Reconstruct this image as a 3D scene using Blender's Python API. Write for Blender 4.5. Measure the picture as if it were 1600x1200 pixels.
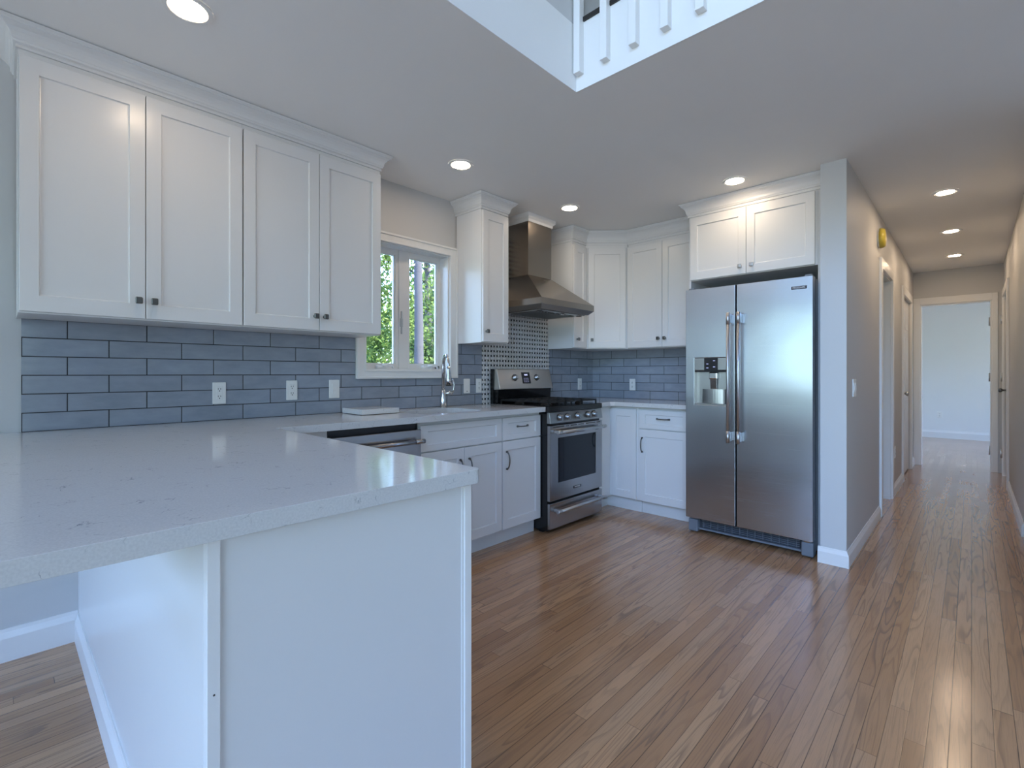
import bpy, bmesh, math, random
from mathutils import Vector, Matrix
import numpy as np

# ------------------------------------------------------------------ scene, camera, world, exposure
SC = bpy.context.scene
COL = SC.collection
for o in list(bpy.data.objects):
    bpy.data.objects.remove(o)

F_PX, HORIZON, EYE, YAW = 758.0, 584.0, 1.16, math.radians(43.455)
cam_d = bpy.data.cameras.new('camera')
cam = bpy.data.objects.new('camera', cam_d)
COL.objects.link(cam)
cam_d.sensor_width = 36.0
cam_d.lens = 36.0 * F_PX / 1600.0
cam_d.shift_y = -(600.0 - HORIZON) / 1600.0
cam_d.clip_start = 0.02
cam.location = (0, 0, EYE)
cam.rotation_euler = (math.pi / 2, 0, YAW - math.pi / 2)
SC.camera = cam

SC.view_settings.view_transform = 'Standard'
SC.view_settings.look = 'None'
SC.view_settings.gamma = 1.0
SC.view_settings.use_curve_mapping = False
SC.view_settings.exposure = 0.92

SKY_STRENGTH = 8.0
LAMP_STRENGTH = 44.0
HALL_LAMP_STRENGTH = 85.0
W = bpy.data.worlds.new('daylight')
SC.world = W
W.use_nodes = True
_nt = W.node_tree
_nt.nodes.clear()
_out = _nt.nodes.new('ShaderNodeOutputWorld')
_bg = _nt.nodes.new('ShaderNodeBackground')
_tc = _nt.nodes.new('ShaderNodeTexCoord')
_sep = _nt.nodes.new('ShaderNodeSeparateXYZ')
_ramp = _nt.nodes.new('ShaderNodeValToRGB')
_add = _nt.nodes.new('ShaderNodeMath'); _add.operation = 'MULTIPLY_ADD'
_add.inputs[1].default_value = 0.5; _add.inputs[2].default_value = 0.5
_nt.links.new(_tc.outputs['Generated'], _sep.inputs[0])
_nt.links.new(_sep.outputs['Z'], _add.inputs[0])
_nt.links.new(_add.outputs[0], _ramp.inputs[0])
_e = _ramp.color_ramp.elements
_e[0].position = 0.0; _e[0].color = (0.36, 0.37, 0.40, 1)
_e[1].position = 1.0; _e[1].color = (0.28, 0.45, 1.0, 1)
for _p, _c in ((0.35, (0.32, 0.34, 0.37, 1)), (0.485, (0.22, 0.25, 0.26, 1)), (0.50, (0.20, 0.28, 0.27, 1)), (0.56, (0.27, 0.38, 0.44, 1)),
               (0.63, (0.37, 0.56, 1.0, 1))):
    _x = _e.new(_p); _x.color = _c
_nt.links.new(_ramp.outputs[0], _bg.inputs[0])
_bg.inputs[1].default_value = SKY_STRENGTH
_nt.links.new(_bg.outputs[0], _out.inputs[0])

_s = bpy.data.lights.new('sun', 'SUN'); _s.energy = 15.0; _s.angle = math.radians(0.6); _s.color = (1.0, 0.93, 0.82)
sun = bpy.data.objects.new('sun', _s); COL.objects.link(sun)
sun.rotation_euler = Vector((-0.25, 0.62, -0.80)).to_track_quat('-Z', 'Y').to_euler()
sun.location = (0, 0, 12)

def portal(name, loc, direction, w, h):
    l = bpy.data.lights.new(name, 'AREA'); l.shape = 'RECTANGLE'; l.size = w; l.size_y = h
    l.cycles.is_portal = True
    o = bpy.data.objects.new(name, l); COL.objects.link(o); o.location = loc
    o.rotation_euler = Vector(direction).to_track_quat('-Z', 'Y').to_euler()

# ------------------------------------------------------------------ main planes (metres)
CEIL = 2.45
YW = 2.833            # painted window wall
YT = 2.825            # tile face on it
XB = 4.185            # tile face on fridge wall
CZ, CB = 0.92, 0.885  # worktop top / underside
YC = 2.28             # face of base doors, window wall
XC = 3.64             # face of base doors, fridge wall
RX0, RX1, RY0, RY1 = -3.0, 3.4, -3.6, YW     # big room
VX, VY = 1.828, 1.315 # corner of the ceiling opening
HY, HY2 = 0.543, -0.27  # hallway walls
XS = 3.48             # end face of stub wall
XE = 8.05             # end wall of hallway
XR = 11.7             # far wall of end room
TOP = 5.0

# ------------------------------------------------------------------ materials
MATS = {}
class NT:
    def __init__(s, name):
        s.mat = bpy.data.materials.new(name); s.mat.use_nodes = True
        s.t = s.mat.node_tree; s.t.nodes.clear()
        s.out = s.t.nodes.new('ShaderNodeOutputMaterial')
        s.b = s.t.nodes.new('ShaderNodeBsdfPrincipled')
        s.t.links.new(s.b.outputs[0], s.out.inputs[0])
        MATS[name] = s.mat
    def n(s, k, **kw):
        x = s.t.nodes.new(k)
        for a, b in kw.items(): setattr(x, a, b)
        return x
    def put(s, inp, v):
        if isinstance(v, bpy.types.NodeSocket): s.t.links.new(v, inp)
        elif v is not None: inp.default_value = v
    def m(s, op, a, b=None, c=None):
        x = s.n('ShaderNodeMath', operation=op)
        s.put(x.inputs[0], a); s.put(x.inputs[1], b); s.put(x.inputs[2], c)
        return x.outputs[0]
    def mix(s, f, a, b, blend='MIX'):
        x = s.n('ShaderNodeMix', data_type='RGBA', blend_type=blend)
        s.put(x.inputs[0], f); s.put(x.inputs[6], a); s.put(x.inputs[7], b)
        return x.outputs[2]
    def obj(s):
        return s.n('ShaderNodeTexCoord').outputs['Object']
    def xyz(s, v=None):
        x = s.n('ShaderNodeSeparateXYZ'); s.put(x.inputs[0], v or s.obj())
        return x.outputs[0], x.outputs[1], x.outputs[2]
    def vec(s, a, b, c=0.0):
        x = s.n('ShaderNodeCombineXYZ'); s.put(x.inputs[0], a); s.put(x.inputs[1], b); s.put(x.inputs[2], c)
        return x.outputs[0]
    def noise(s, v, scale, detail=2, rough=0.5, dist=0.0):
        x = s.n('ShaderNodeTexNoise'); s.put(x.inputs['Vector'], v)
        x.inputs['Scale'].default_value = scale; x.inputs['Detail'].default_value = detail
        x.inputs['Roughness'].default_value = rough; x.inputs['Distortion'].default_value = dist
        return x.outputs[0]
    def white(s, v):
        x = s.n('ShaderNodeTexWhiteNoise', noise_dimensions='3D'); s.put(x.inputs[0], v)
        return x.outputs[0]
    def rng(s, v, a, b, c=0.0, d=1.0, smooth=False):
        x = s.n('ShaderNodeMapRange'); s.put(x.inputs[0], v)
        if smooth: x.interpolation_type = 'SMOOTHSTEP'
        for i, q in enumerate((a, b, c, d)): x.inputs[i + 1].default_value = q
        return x.outputs[0]
    def bump(s, h, strength, dist=0.01):
        x = s.n('ShaderNodeBump'); x.inputs['Strength'].default_value = strength
        x.inputs['Distance'].default_value = dist; s.put(x.inputs['Height'], h)
        s.t.links.new(x.outputs[0], s.b.inputs['Normal'])
    def set(s, base=None, rough=None, metal=None, coat=None, coat_rough=None, spec=None, trans=None, ior=None, em=None, es=None):
        I = s.b.inputs
        if isinstance(base, tuple) and len(base) == 3: base = base + (1,)
        for k, v in (('Base Color', base), ('Roughness', rough), ('Metallic', metal), ('Coat Weight', coat),
                     ('Coat Roughness', coat_rough), ('Specular IOR Level', spec), ('Transmission Weight', trans), ('IOR', ior)):
            if v is not None: s.put(I[k], v)
        if em is not None:
            I['Emission Color'].default_value = em + (1,); I['Emission Strength'].default_value = es

def simple(name, col, rough, metal=0.0, nscale=0.0, nstr=0.0, var=0.03, **k):
    q = NT(name)
    v = q.obj()
    nz = q.noise(v, 3.0, 3)
    c2 = tuple(max(0, c * (1 - var)) for c in col) + (1,)
    q.set(base=q.mix(nz, col + (1,), c2), rough=rough, metal=metal, **k)
    if nstr: q.bump(q.noise(v, nscale, 3), nstr, 0.002)
    return q.mat

simple('wall_paint', (0.60, 0.60, 0.595), 0.55, nscale=160, nstr=0.08)
simple('wall_paint_brightened', (0.82, 0.83, 0.83), 0.5)  # wall paint lightened so the end room looks more brightly lit
simple('ceiling_paint', (0.85, 0.85, 0.84), 0.8, nscale=140, nstr=0.06)
simple('trim_white', (0.80, 0.80, 0.79), 0.3, var=0.015)
simple('cabinet_white', (0.74, 0.745, 0.745), 0.27, nscale=40, nstr=0.02, var=0.02)
simple('dark_iron', (0.012, 0.012, 0.013), 0.45, nscale=200, nstr=0.1)
simple('matte_black', (0.006, 0.006, 0.007), 1.0, spec=0.05)
simple('black_enamel', (0.008, 0.008, 0.009), 0.18)
simple('black_plastic', (0.012, 0.012, 0.015), 0.3)
simple('pewter', (0.16, 0.16, 0.155), 0.33, 1.0)
simple('chrome', (0.62, 0.62, 0.63), 0.2, 1.0)
simple('knob_metal', (0.30, 0.31, 0.33), 0.3, 1.0)
simple('satin_nickel', (0.56, 0.57, 0.58), 0.38, 1.0)
simple('white_plastic', (0.84, 0.84, 0.82), 0.35)
simple('slot_dark', (0.05, 0.045, 0.04), 0.6)
simple('fridge_grille', (0.035, 0.042, 0.055), 0.4)
simple('fridge_grey', (0.17, 0.19, 0.22), 0.4)
simple('lens_glass_badge', (0.008, 0.008, 0.015), 0.6)
simple('badge_letters', (0.85, 0.85, 0.86), 0.3)
simple('bark', (0.085, 0.078, 0.085), 0.9, nscale=25, nstr=0.9, var=0.5)
simple('asphalt_grass', (0.055, 0.09, 0.03), 0.95, var=0.5)
simple('yellow_film', (0.62, 0.50, 0.07), 0.3, nscale=60, nstr=0.3, var=0.35)
simple('ss_dark_filter', (0.22, 0.22, 0.22), 0.35, 1.0)
simple('wood_edge', (0.018, 0.014, 0.012), 0.4, var=0.3)
simple('exterior', (0.5, 0.5, 0.48), 0.8)

def stainless(name, axis, col=(0.56, 0.56, 0.575), rough=0.24, wav=0.0):
    q = NT(name)
    x, y, z = q.xyz()
    sc = {'h': (1.2, 1.2, 1100.0), 'v': (900.0, 900.0, 1.2)}[axis]
    v = q.vec(q.m('MULTIPLY', x, sc[0]), q.m('MULTIPLY', y, sc[1]), q.m('MULTIPLY', z, sc[2]))
    g = q.noise(v, 1.0, 3, 0.6)
    q.set(base=q.mix(g, tuple(c * 0.96 for c in col) + (1,), tuple(c * 1.04 for c in col) + (1,)),
          rough=q.rng(g, 0.2, 0.8, rough * 0.95, rough * 1.08), metal=1.0)
    big = q.noise(q.obj(), 2.3, 1)
    h = q.m('MULTIPLY', big, wav)
    q.bump(h, 0.35, 0.02)
    q.b.inputs['Anisotropic'].default_value = 0.55
    return q.mat
stainless('stainless', 'h', (0.40, 0.395, 0.40))
stainless('stainless_fridge', 'h', (0.50, 0.53, 0.58), 0.26, wav=0.9)
stainless('stainless_hood', 'v', (0.34, 0.30, 0.26), 0.26)
stainless('stainless_guard_sheen', 'h', (0.66, 0.62, 0.57), 0.38)  # warm bright reflection on the backguard put into its steel colour
stainless('stainless_side', 'v', (0.42, 0.42, 0.42), 0.3)

q = NT('glass'); q.set(base=(0.9, 0.95, 0.95), rough=0.0, trans=1.0, ior=1.0, spec=0.5)
g1 = q.n('ShaderNodeBsdfTransparent'); g2 = q.n('ShaderNodeBsdfGlossy'); g2.inputs['Roughness'].default_value = 0.0
g1.inputs[0].default_value = (0.93, 0.96, 0.96, 1)
fr = q.n('ShaderNodeFresnel'); fr.inputs[0].default_value = 1.45
mx = q.n('ShaderNodeMixShader')
q.t.links.new(fr.outputs[0], mx.inputs[0]); q.t.links.new(g1.outputs[0], mx.inputs[1]); q.t.links.new(g2.outputs[0], mx.inputs[2])
q.t.links.new(mx.outputs[0], q.out.inputs[0])

q = NT('oven_glass'); q.set(base=(0.006, 0.009, 0.016), rough=0.05, spec=0.35, coat=0.0, coat_rough=0.04)

q = NT('lamp_lens'); q.set(base=(0.9, 0.9, 0.9), rough=0.4, em=(1.0, 0.78, 0.56), es=LAMP_STRENGTH)
q = NT('lamp_lens_hall'); q.set(base=(0.9, 0.9, 0.9), rough=0.4, em=(1.0, 0.74, 0.50), es=HALL_LAMP_STRENGTH)
q = NT('display_glow'); q.set(base=(0.1, 0.1, 0.3), rough=0.3, em=(0.55, 0.6, 1.0), es=0.9)

# oak strip floor, boards along X
q = NT('oak_floor')
x, y, z = q.xyz()
PWD = 0.052
r = q.m('DIVIDE', y, PWD); row = q.m('FLOOR', r); fy = q.m('SUBTRACT', r, row)
r1 = q.white(q.vec(row, 3.7, 1.1))
L = q.m('ADD', q.m('MULTIPLY', r1, 0.8), 1.1)
u = q.m('ADD', q.m('DIVIDE', x, L), q.m('MULTIPLY', r1, 37.0))
idx = q.m('FLOOR', u); fx = q.m('SUBTRACT', u, idx)
pid = q.white(q.vec(row, idx, 5.0)); pid2 = q.white(q.vec(row, idx, 9.0))
# cathedral grain: stretched distorted rings, different on every board
gv = q.vec(q.m('ADD', q.m('MULTIPLY', x, 0.75), q.m('MULTIPLY', pid, 50.0)), q.m('MULTIPLY', y, 10.0), q.m('MULTIPLY', pid2, 20.0))
ring = q.noise(gv, 1.25, 2, 0.45, 0.35)
rings = q.m('FRACT', q.m('MULTIPLY', ring, 11.0))
rings = q.m('MULTIPLY', q.rng(rings, 0.5, 0.92, 0, 1, True), q.rng(rings, 0.93, 1.0, 1, 0))
fine = q.noise(q.vec(q.m('MULTIPLY', x, 9.0), q.m('MULTIPLY', y, 520.0), pid), 1.0, 2, 0.6)
pores = q.rng(fine, 0.52, 0.68, 0, 1)
blot = q.noise(q.obj(), 1.6, 3)
ramp = q.n('ShaderNodeValToRGB'); q.t.links.new(pid2, ramp.inputs[0])
E_ = ramp.color_ramp.elements
E_[0].position = 0.0; E_[0].color = (0.35, 0.18, 0.088, 1)
E_[1].position = 1.0; E_[1].color = (0.58, 0.335, 0.175, 1)
for p_, c_ in ((0.25, (0.43, 0.232, 0.115, 1)), (0.6, (0.50, 0.28, 0.145, 1)), (0.8, (0.46, 0.268, 0.145, 1))):
    e_ = E_.new(p_); e_.color = c_
c = q.mix(q.m('MULTIPLY', rings, q.rng(pid, 0.0, 1.0, 0.2, 0.65)), ramp.outputs[0], (0.15, 0.09, 0.058, 1))
c = q.mix(q.m('MULTIPLY', pores, 0.35), c, (0.17, 0.105, 0.068, 1))
c = q.mix(q.m('MULTIPLY', q.rng(blot, 0.4, 0.7), 0.12), c, (0.34, 0.235, 0.16, 1))
ey = q.m('MINIMUM', fy, q.m('SUBTRACT', 1.0, fy))
ex = q.m('MULTIPLY', q.m('MINIMUM', fx, q.m('SUBTRACT', 1.0, fx)), q.m('DIVIDE', L, PWD))
edge = q.m('MINIMUM', ey, ex)
gapw = q.rng(q.white(q.vec(row, 8.0, 2.0)), 0.0, 1.0, 0.012, 0.03)
gap = q.m('LESS_THAN', edge, gapw)
c = q.mix(q.m('MULTIPLY', gap, 0.75), c, (0.03, 0.018, 0.012, 1))
q.set(base=c, rough=q.rng(blot, 0.3, 0.7, 0.17, 0.24), coat=0.45, coat_rough=0.17, spec=0.5)
h = q.m('SUBTRACT', q.m('MULTIPLY', q.rng(edge, 0.0, 0.05), 1.0), q.m('MULTIPLY', rings, 0.12))
h = q.m('ADD', h, q.m('MULTIPLY', pid, 0.35))
q.bump(h, 0.05, 0.004)

# quartz worktop
q = NT('quartz')
v = q.obj()
wob = q.n('ShaderNodeVectorMath', operation='MULTIPLY_ADD')
nn = q.n('ShaderNodeTexNoise'); nn.inputs['Scale'].default_value = 22; nn.inputs['Detail'].default_value = 4
q.t.links.new(v, nn.inputs['Vector']); q.t.links.new(nn.outputs[1], wob.inputs[0])
wob.inputs[1].default_value = (0.06, 0.06, 0.06); q.t.links.new(v, wob.inputs[2])
vo = q.n('ShaderNodeTexVoronoi', feature='DISTANCE_TO_EDGE'); vo.inputs['Scale'].default_value = 24
q.t.links.new(wob.outputs[0], vo.inputs['Vector'])
line = q.rng(vo.outputs[0], 0.0, 0.022, 1, 0, True)
mask = q.rng(q.noise(v, 11.0, 3, 0.6), 0.50, 0.60, 0, 1, True)
mask2 = q.rng(q.noise(v, 45.0, 2), 0.42, 0.58)
vein = q.m('MULTIPLY', q.m('MULTIPLY', line, mask), mask2)
sp = q.rng(q.noise(v, 260.0, 2), 0.35, 0.65)
c = q.mix(sp, (0.60, 0.60, 0.60, 1), (0.66, 0.66, 0.655, 1))
c = q.mix(q.m('MULTIPLY', vein, 0.72), c, (0.10, 0.12, 0.16, 1))
q.set(base=c, rough=0.10, spec=0.62)

def tile_mat(name, ax, u0, rowpar):
    q = NT(name)
    x, y, z = q.xyz()
    uu = x if ax == 'x' else q.m('MULTIPLY', y, -1.0)
    TH, TWD = 0.0779, 0.2775
    rv = q.m('DIVIDE', q.m('SUBTRACT', z, CZ), TH); row = q.m('FLOOR', rv); fv = q.m('SUBTRACT', rv, row)
    par = q.m('MODULO', q.m('ADD', row, 20.0 + rowpar), 2.0)
    uu = q.m('ADD', q.m('DIVIDE', q.m('SUBTRACT', uu, u0), TWD), q.m('MULTIPLY', par, 0.5))
    idx = q.m('FLOOR', uu); fu = q.m('SUBTRACT', uu, idx)
    ev = q.m('MULTIPLY', q.m('MINIMUM', fv, q.m('SUBTRACT', 1.0, fv)), TH)
    eu = q.m('MULTIPLY', q.m('MINIMUM', fu, q.m('SUBTRACT', 1.0, fu)), TWD)
    e = q.m('MINIMUM', ev, eu)
    grout = q.m('LESS_THAN', e, 0.0019)
    pid = q.white(q.vec(row, idx, 2.0))
    cl = q.noise(q.n('ShaderNodeVectorMath', operation='ADD').outputs[0], 1.0) if False else None
    vv = q.vec(q.m('ADD', uu, q.m('MULTIPLY', pid, 9.0)), q.m('MULTIPLY', rv, 0.7), pid)
    cloud = q.noise(vv, 2.2, 4, 0.6)
    c = q.mix(cloud, (0.20, 0.235, 0.29, 1), (0.38, 0.42, 0.49, 1))
    c = q.mix(q.m('MULTIPLY', q.m('SUBTRACT', 1.0, q.rng(e, 0.002, 0.008)), 0.25), c, (0.30, 0.33, 0.36, 1))
    c = q.mix(q.m('MULTIPLY', pid, 0.25), c, (0.20, 0.20, 0.22, 1))
    c = q.mix(grout, c, (0.018, 0.02, 0.026, 1))
    q.set(base=c, rough=q.mix(grout, (0.14, 0.14, 0.14, 1), (0.8, 0.8, 0.8, 1)), spec=0.5)
    h = q.m('ADD', q.rng(e, 0.0012, 0.0045, 0, 1, True), q.m('MULTIPLY', cloud, 0.5))
    q.bump(h, 0.35, 0.0025)
    return q.mat
tile_mat('tile_window_wall', 'x', 0.199 - 0.277, 1)
tile_mat('tile_fridge_wall', 'y', -2.74, 0)

q = NT('basketweave')
x, y, z = q.xyz()
u = q.m('DIVIDE', q.m('SUBTRACT', x, 2.634), 0.0338); v = q.m('DIVIDE', q.m('SUBTRACT', z, CZ), 0.0385)
u = q.m('ADD', u, 100.0); v = q.m('ADD', v, 100.0)
i = q.m('FLOOR', u); j = q.m('FLOOR', v); fu = q.m('SUBTRACT', q.m('SUBTRACT', u, i), 0.5); fv = q.m('SUBTRACT', q.m('SUBTRACT', v, j), 0.5)
pu = q.m('SUBTRACT', q.m('MODULO', q.m('ADD', q.m('SUBTRACT', u, q.m('MODULO', j, 2.0)), 0.5), 2.0), 1.0)
pv = q.m('SUBTRACT', q.m('MODULO', q.m('ADD', q.m('SUBTRACT', v, q.m('MODULO', i, 2.0)), 1.5), 2.0), 1.0)
H_ = q.m('MULTIPLY', q.m('LESS_THAN', q.m('ABSOLUTE', pu), 0.67), q.m('LESS_THAN', q.m('ABSOLUTE', fv), 0.29))
V_ = q.m('MULTIPLY', q.m('LESS_THAN', q.m('ABSOLUTE', pv), 0.67), q.m('LESS_THAN', q.m('ABSOLUTE', fu), 0.27))
on = q.m('MAXIMUM', H_, V_)
mar = q.noise(q.obj(), 38.0, 4, 0.6)
lt = q.mix(mar, (0.50, 0.51, 0.52, 1), (0.74, 0.74, 0.73, 1))
dotn = q.m('GREATER_THAN', q.m('MAXIMUM', q.m('ABSOLUTE', fu), q.m('ABSOLUTE', fv)), 0.29)
dk = q.mix(dotn, (0.10, 0.11, 0.13, 1), (0.010, 0.012, 0.02, 1))
q.set(base=q.mix(on, dk, lt), rough=0.16, spec=0.5)
q.bump(on, 0.2, 0.001)

def leaf_mat(name, c1, c2):
    q = NT(name)
    nz = q.rng(q.noise(q.obj(), 2.6, 3), 0.35, 0.65)
    c = q.mix(nz, c1 + (1,), c2 + (1,))
    q.t.nodes.remove(q.b)
    d = q.n('ShaderNodeBsdfDiffuse'); t = q.n('ShaderNodeBsdfTranslucent'); mx = q.n('ShaderNodeMixShader')
    mx.inputs[0].default_value = 0.4
    for s_ in (d, t): q.t.links.new(c, s_.inputs[0])
    q.t.links.new(d.outputs[0], mx.inputs[1]); q.t.links.new(t.outputs[0], mx.inputs[2]); q.t.links.new(mx.outputs[0], q.out.inputs[0])
leaf_mat('leaves_light', (0.04, 0.095, 0.022), (0.20, 0.26, 0.075))
leaf_mat('leaves_dark', (0.015, 0.055, 0.025), (0.06, 0.12, 0.05))

# ------------------------------------------------------------------ mesh helpers
class MB:
    """collects shapes, links them as one mesh object"""
    def __init__(s): s.bm = bmesh.new()
    def box(s, x0, x1, y0, y1, z0, z1, bev=0.0, seg=2):
        if x1 < x0: x0, x1 = x1, x0
        if y1 < y0: y0, y1 = y1, y0
        if z1 < z0: z0, z1 = z1, z0
        r = bmesh.ops.create_cube(s.bm, size=1.0)
        vs = r['verts']
        for v in vs:
            v.co = Vector(((v.co.x + .5) * (x1 - x0) + x0, (v.co.y + .5) * (y1 - y0) + y0, (v.co.z + .5) * (z1 - z0) + z0))
        if bev > 0:
            es = list({e for v in vs for e in v.link_edges})
            bmesh.ops.bevel(s.bm, geom=es, offset=bev, segments=seg, affect='EDGES', profile=0.5)
        return s
    def prism(s, pts, axis, a, b):
        """pts: 2-D outline; axis: 'x','y','z' extrusion axis from a to b"""
        def P(p, t):
            return {'x': (t, p[0], p[1]), 'y': (p[0], t, p[1]), 'z': (p[0], p[1], t)}[axis]
        A = [s.bm.verts.new(P(p, a)) for p in pts]; B = [s.bm.verts.new(P(p, b)) for p in pts]
        n = len(pts); fs = [s.bm.faces.new(A), s.bm.faces.new(B[::-1])]
        for i in range(n): fs.append(s.bm.faces.new((A[i], B[i], B[(i + 1) % n], A[(i + 1) % n])))
        bmesh.ops.recalc_face_normals(s.bm, faces=fs)
        return s
    def rings(s, rs):
        """closed loft through lists of points, capped"""
        L = [[s.bm.verts.new(p) for p in r] for r in rs]; fs = []
        n = len(rs[0])
        for a, b in zip(L, L[1:]):
            for i in range(n): fs.append(s.bm.faces.new((a[i], a[(i + 1) % n], b[(i + 1) % n], b[i])))
        fs.append(s.bm.faces.new(L[0])); fs.append(s.bm.faces.new(L[-1][::-1]))
        bmesh.ops.recalc_face_normals(s.bm, faces=fs)
        return s
    def tube(s, path, r, n=12, smooth=True):
        """round tube along path; r number or list"""
        path = [Vector(p) for p in path]; m = len(path)
        rr = r if isinstance(r, (list, tuple)) else [r] * m
        rs = []; up = None
        for k, p in enumerate(path):
            d = (path[min(k + 1, m - 1)] - path[max(k - 1, 0)]).normalized()
            if up is None:
                up = Vector((0, 0, 1)) if abs(d.z) < 0.9 else Vector((1, 0, 0))
            a = d.cross(up)
            if a.length < 1e-4: a = d.cross(Vector((0, 1, 0)))
            a.normalize(); b = a.cross(d).normalized(); up = b
            rs.append([p + (a * math.cos(t) + b * math.sin(t)) * rr[k] for t in [2 * math.pi * i / n for i in range(n)]])
        before = set(s.bm.faces)
        s.rings(rs)
        if smooth:
            for f in s.bm.faces:
                if f not in before and len(f.verts) == 4: f.smooth = True
        return s
    def slab(s, outer, holes, z0, z1, axis='z'):
        """outline with holes, extruded"""
        def P(p, t):
            return {'x': (t, p[0], p[1]), 'y': (p[0], t, p[1]), 'z': (p[0], p[1], t)}[axis]
        es = []
        for loop in [outer] + holes:
            vs = [s.bm.verts.new(P(p, z0)) for p in loop]
            for i in range(len(vs)): es.append(s.bm.edges.new((vs[i], vs[(i + 1) % len(vs)])))
        r = bmesh.ops.triangle_fill(s.bm, use_beauty=True, edges=es)
        fs = [f for f in r['geom'] if isinstance(f, bmesh.types.BMFace)]
        r = bmesh.ops.extrude_face_region(s.bm, geom=fs)
        nv = [v for v in r['geom'] if isinstance(v, bmesh.types.BMVert)]
        d = {'x': Vector((z1 - z0, 0, 0)), 'y': Vector((0, z1 - z0, 0)), 'z': Vector((0, 0, z1 - z0))}[axis]
        bmesh.ops.translate(s.bm, verts=nv, vec=d)
        bmesh.ops.recalc_face_normals(s.bm, faces=list(s.bm.faces))
        return s
    def disc(s, c, r, n=32, axis='z', th=0.002):
        c = Vector(c)
        d = {'x': Vector((1, 0, 0)), 'y': Vector((0, 1, 0)), 'z': Vector((0, 0, 1))}[axis]
        return s.tube([c, c + d * th], r, n, False)
    def build(s, name, mat, parent=None, bevel=0.0):
        me = bpy.data.meshes.new(name)
        s.bm.to_mesh(me); s.bm.free()
        me.materials.append(MATS[mat])
        o = bpy.data.objects.new(name, me); COL.objects.link(o)
        if parent is not None: o.parent = parent
        if bevel:
            m = o.modifiers.new('bevel', 'BEVEL'); m.width = bevel; m.segments = 2; m.limit_method = 'ANGLE'; m.angle_limit = math.radians(40)
        return o

def thing(name, label, cat, loc=(0, 0, 0), rz=0.0, group=None):
    o = bpy.data.objects.new(name, None); COL.objects.link(o)
    o.empty_display_size = 0.05
    o.location = loc; o.rotation_euler = (0, 0, rz)
    o['label'] = label; o['category'] = cat
    if group: o['group'] = group
    return o
def tag(o, label, cat, group=None):
    o['label'] = label; o['category'] = cat
    if group: o['group'] = group
    return o
def struct(mb, name, mat, bevel=0.0, parent=None):
    o = mb.build(name, mat, parent, bevel)
    if parent is None: o['kind'] = 'structure'
    return o
def copy_tree(o, parent=None):
    c = o.copy(); COL.objects.link(c); c.parent = parent
    for ch in [x for x in bpy.data.objects if x.parent == o]: copy_tree(ch, c)
    return c

# ------------------------------------------------------------------ room shell
m = MB(); m.box(RX0 - 0.1, XR + 0.1, RY0 - 0.1, 2.95, -0.06, 0.0)
struct(m, 'floor', 'oak_floor')

# window wall (Y = YW), solid around the kitchen window
WX0, WX1, WZ0, WZ1 = 1.612, 2.302, 1.185, 2.035
m = MB()
m.slab([(RX0 - .1, 0), (XR + .1, 0), (XR + .1, TOP), (RX0 - .1, TOP)],
       [[(WX0, WZ0), (WX1, WZ0), (WX1, WZ1), (WX0, WZ1)],
        [(4.55, 0.9), (5.5, 0.9), (5.5, 2.0), (4.55, 2.0)],
        [(8.35, 0.3), (11.5, 0.3), (11.5, 2.3), (8.35, 2.3)]], YW, YW + 0.14, 'y')
struct(m, 'wall_north', 'wall_paint')
# west wall with tall glazing, out of view, enlarged to bring in more daylight
GL = [(-2.6, 0.1, -0.3 + 0.9, 2.15), (0.5, 2.2, 0.75, 2.15)]
m = MB()
m.slab([(RY0 - .1, 0), (YW, 0), (YW, TOP), (RY0 - .1, TOP)],
       [[(-3.3, 0.08), (0.0, 0.08), (0.0, 2.2), (-3.3, 2.2)],
        [(0.3, 0.45), (2.5, 0.45), (2.5, 2.2), (0.3, 2.2)],
        [(-3.3, 2.7), (1.1, 2.7), (1.1, 4.8), (-3.3, 4.8)]], RX0 - 0.14, RX0, 'x')
struct(m, 'wall_west', 'wall_paint')
m = MB()
m.slab([(RX0 - .14, 0), (RX1 + .12, 0), (RX1 + .12, TOP), (RX0 - .14, TOP)],
       [[(-1.6, 0.9), (0.2, 0.9), (0.2, 2.1), (-1.6, 2.1)]], RY0 - 0.14, RY0, 'y')
struct(m, 'wall_south', 'wall_paint')
# fridge wall behind the cabinets
m = MB(); m.box(XB + 0.008, XB + 0.13, 0.678, YW, 0, CEIL)
struct(m, 'wall_fridge', 'wall_paint')
# stub wall that becomes the left hall wall
m = MB()
m.box(XS, 4.98, HY, 0.678, 0, CEIL)
m.box(4.98, 5.67, HY, 0.678, 2.02, CEIL)
m.box(5.67, 6.70, HY, 0.678, 0, CEIL)
m.box(6.70, 7.62, HY, 0.678, 2.02, CEIL)
m.box(7.62, XE, HY, 0.678, 0, CEIL)
struct(m, 'wall_hall_left', 'wall_paint')
m = MB()
m.box(RX1, 6.95, HY2 - 0.12, HY2, 0, CEIL)
m.box(6.95, 7.82, HY2 - 0.12, HY2, 2.03, CEIL)
m.box(7.82, XE, HY2 - 0.12, HY2, 0, CEIL)
struct(m, 'wall_hall_right', 'wall_paint')
m = MB(); m.box(RX1, RX1 + 0.12, RY0, HY2 - 0.12, 0, CEIL)
struct(m, 'wall_living_east', 'wall_paint')
m = MB()
m.box(XE, XE + 0.12, 0.475, HY + .135, 0, CEIL)
m.box(XE, XE + 0.12, HY2 - .12, -0.175, 0, CEIL)
m.box(XE, XE + 0.12, -0.175, 0.475, 2.03, CEIL)
m.box(XE, XE + 0.12, HY + .135, YW, 0, CEIL)
m.box(XE, XE + 0.12, -2.0, HY2 - .12, 0, CEIL)
struct(m, 'wall_hall_end', 'wall_paint')
m = MB(); m.box(XR, XR + .12, -2.0, YW, 0, CEIL)
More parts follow.
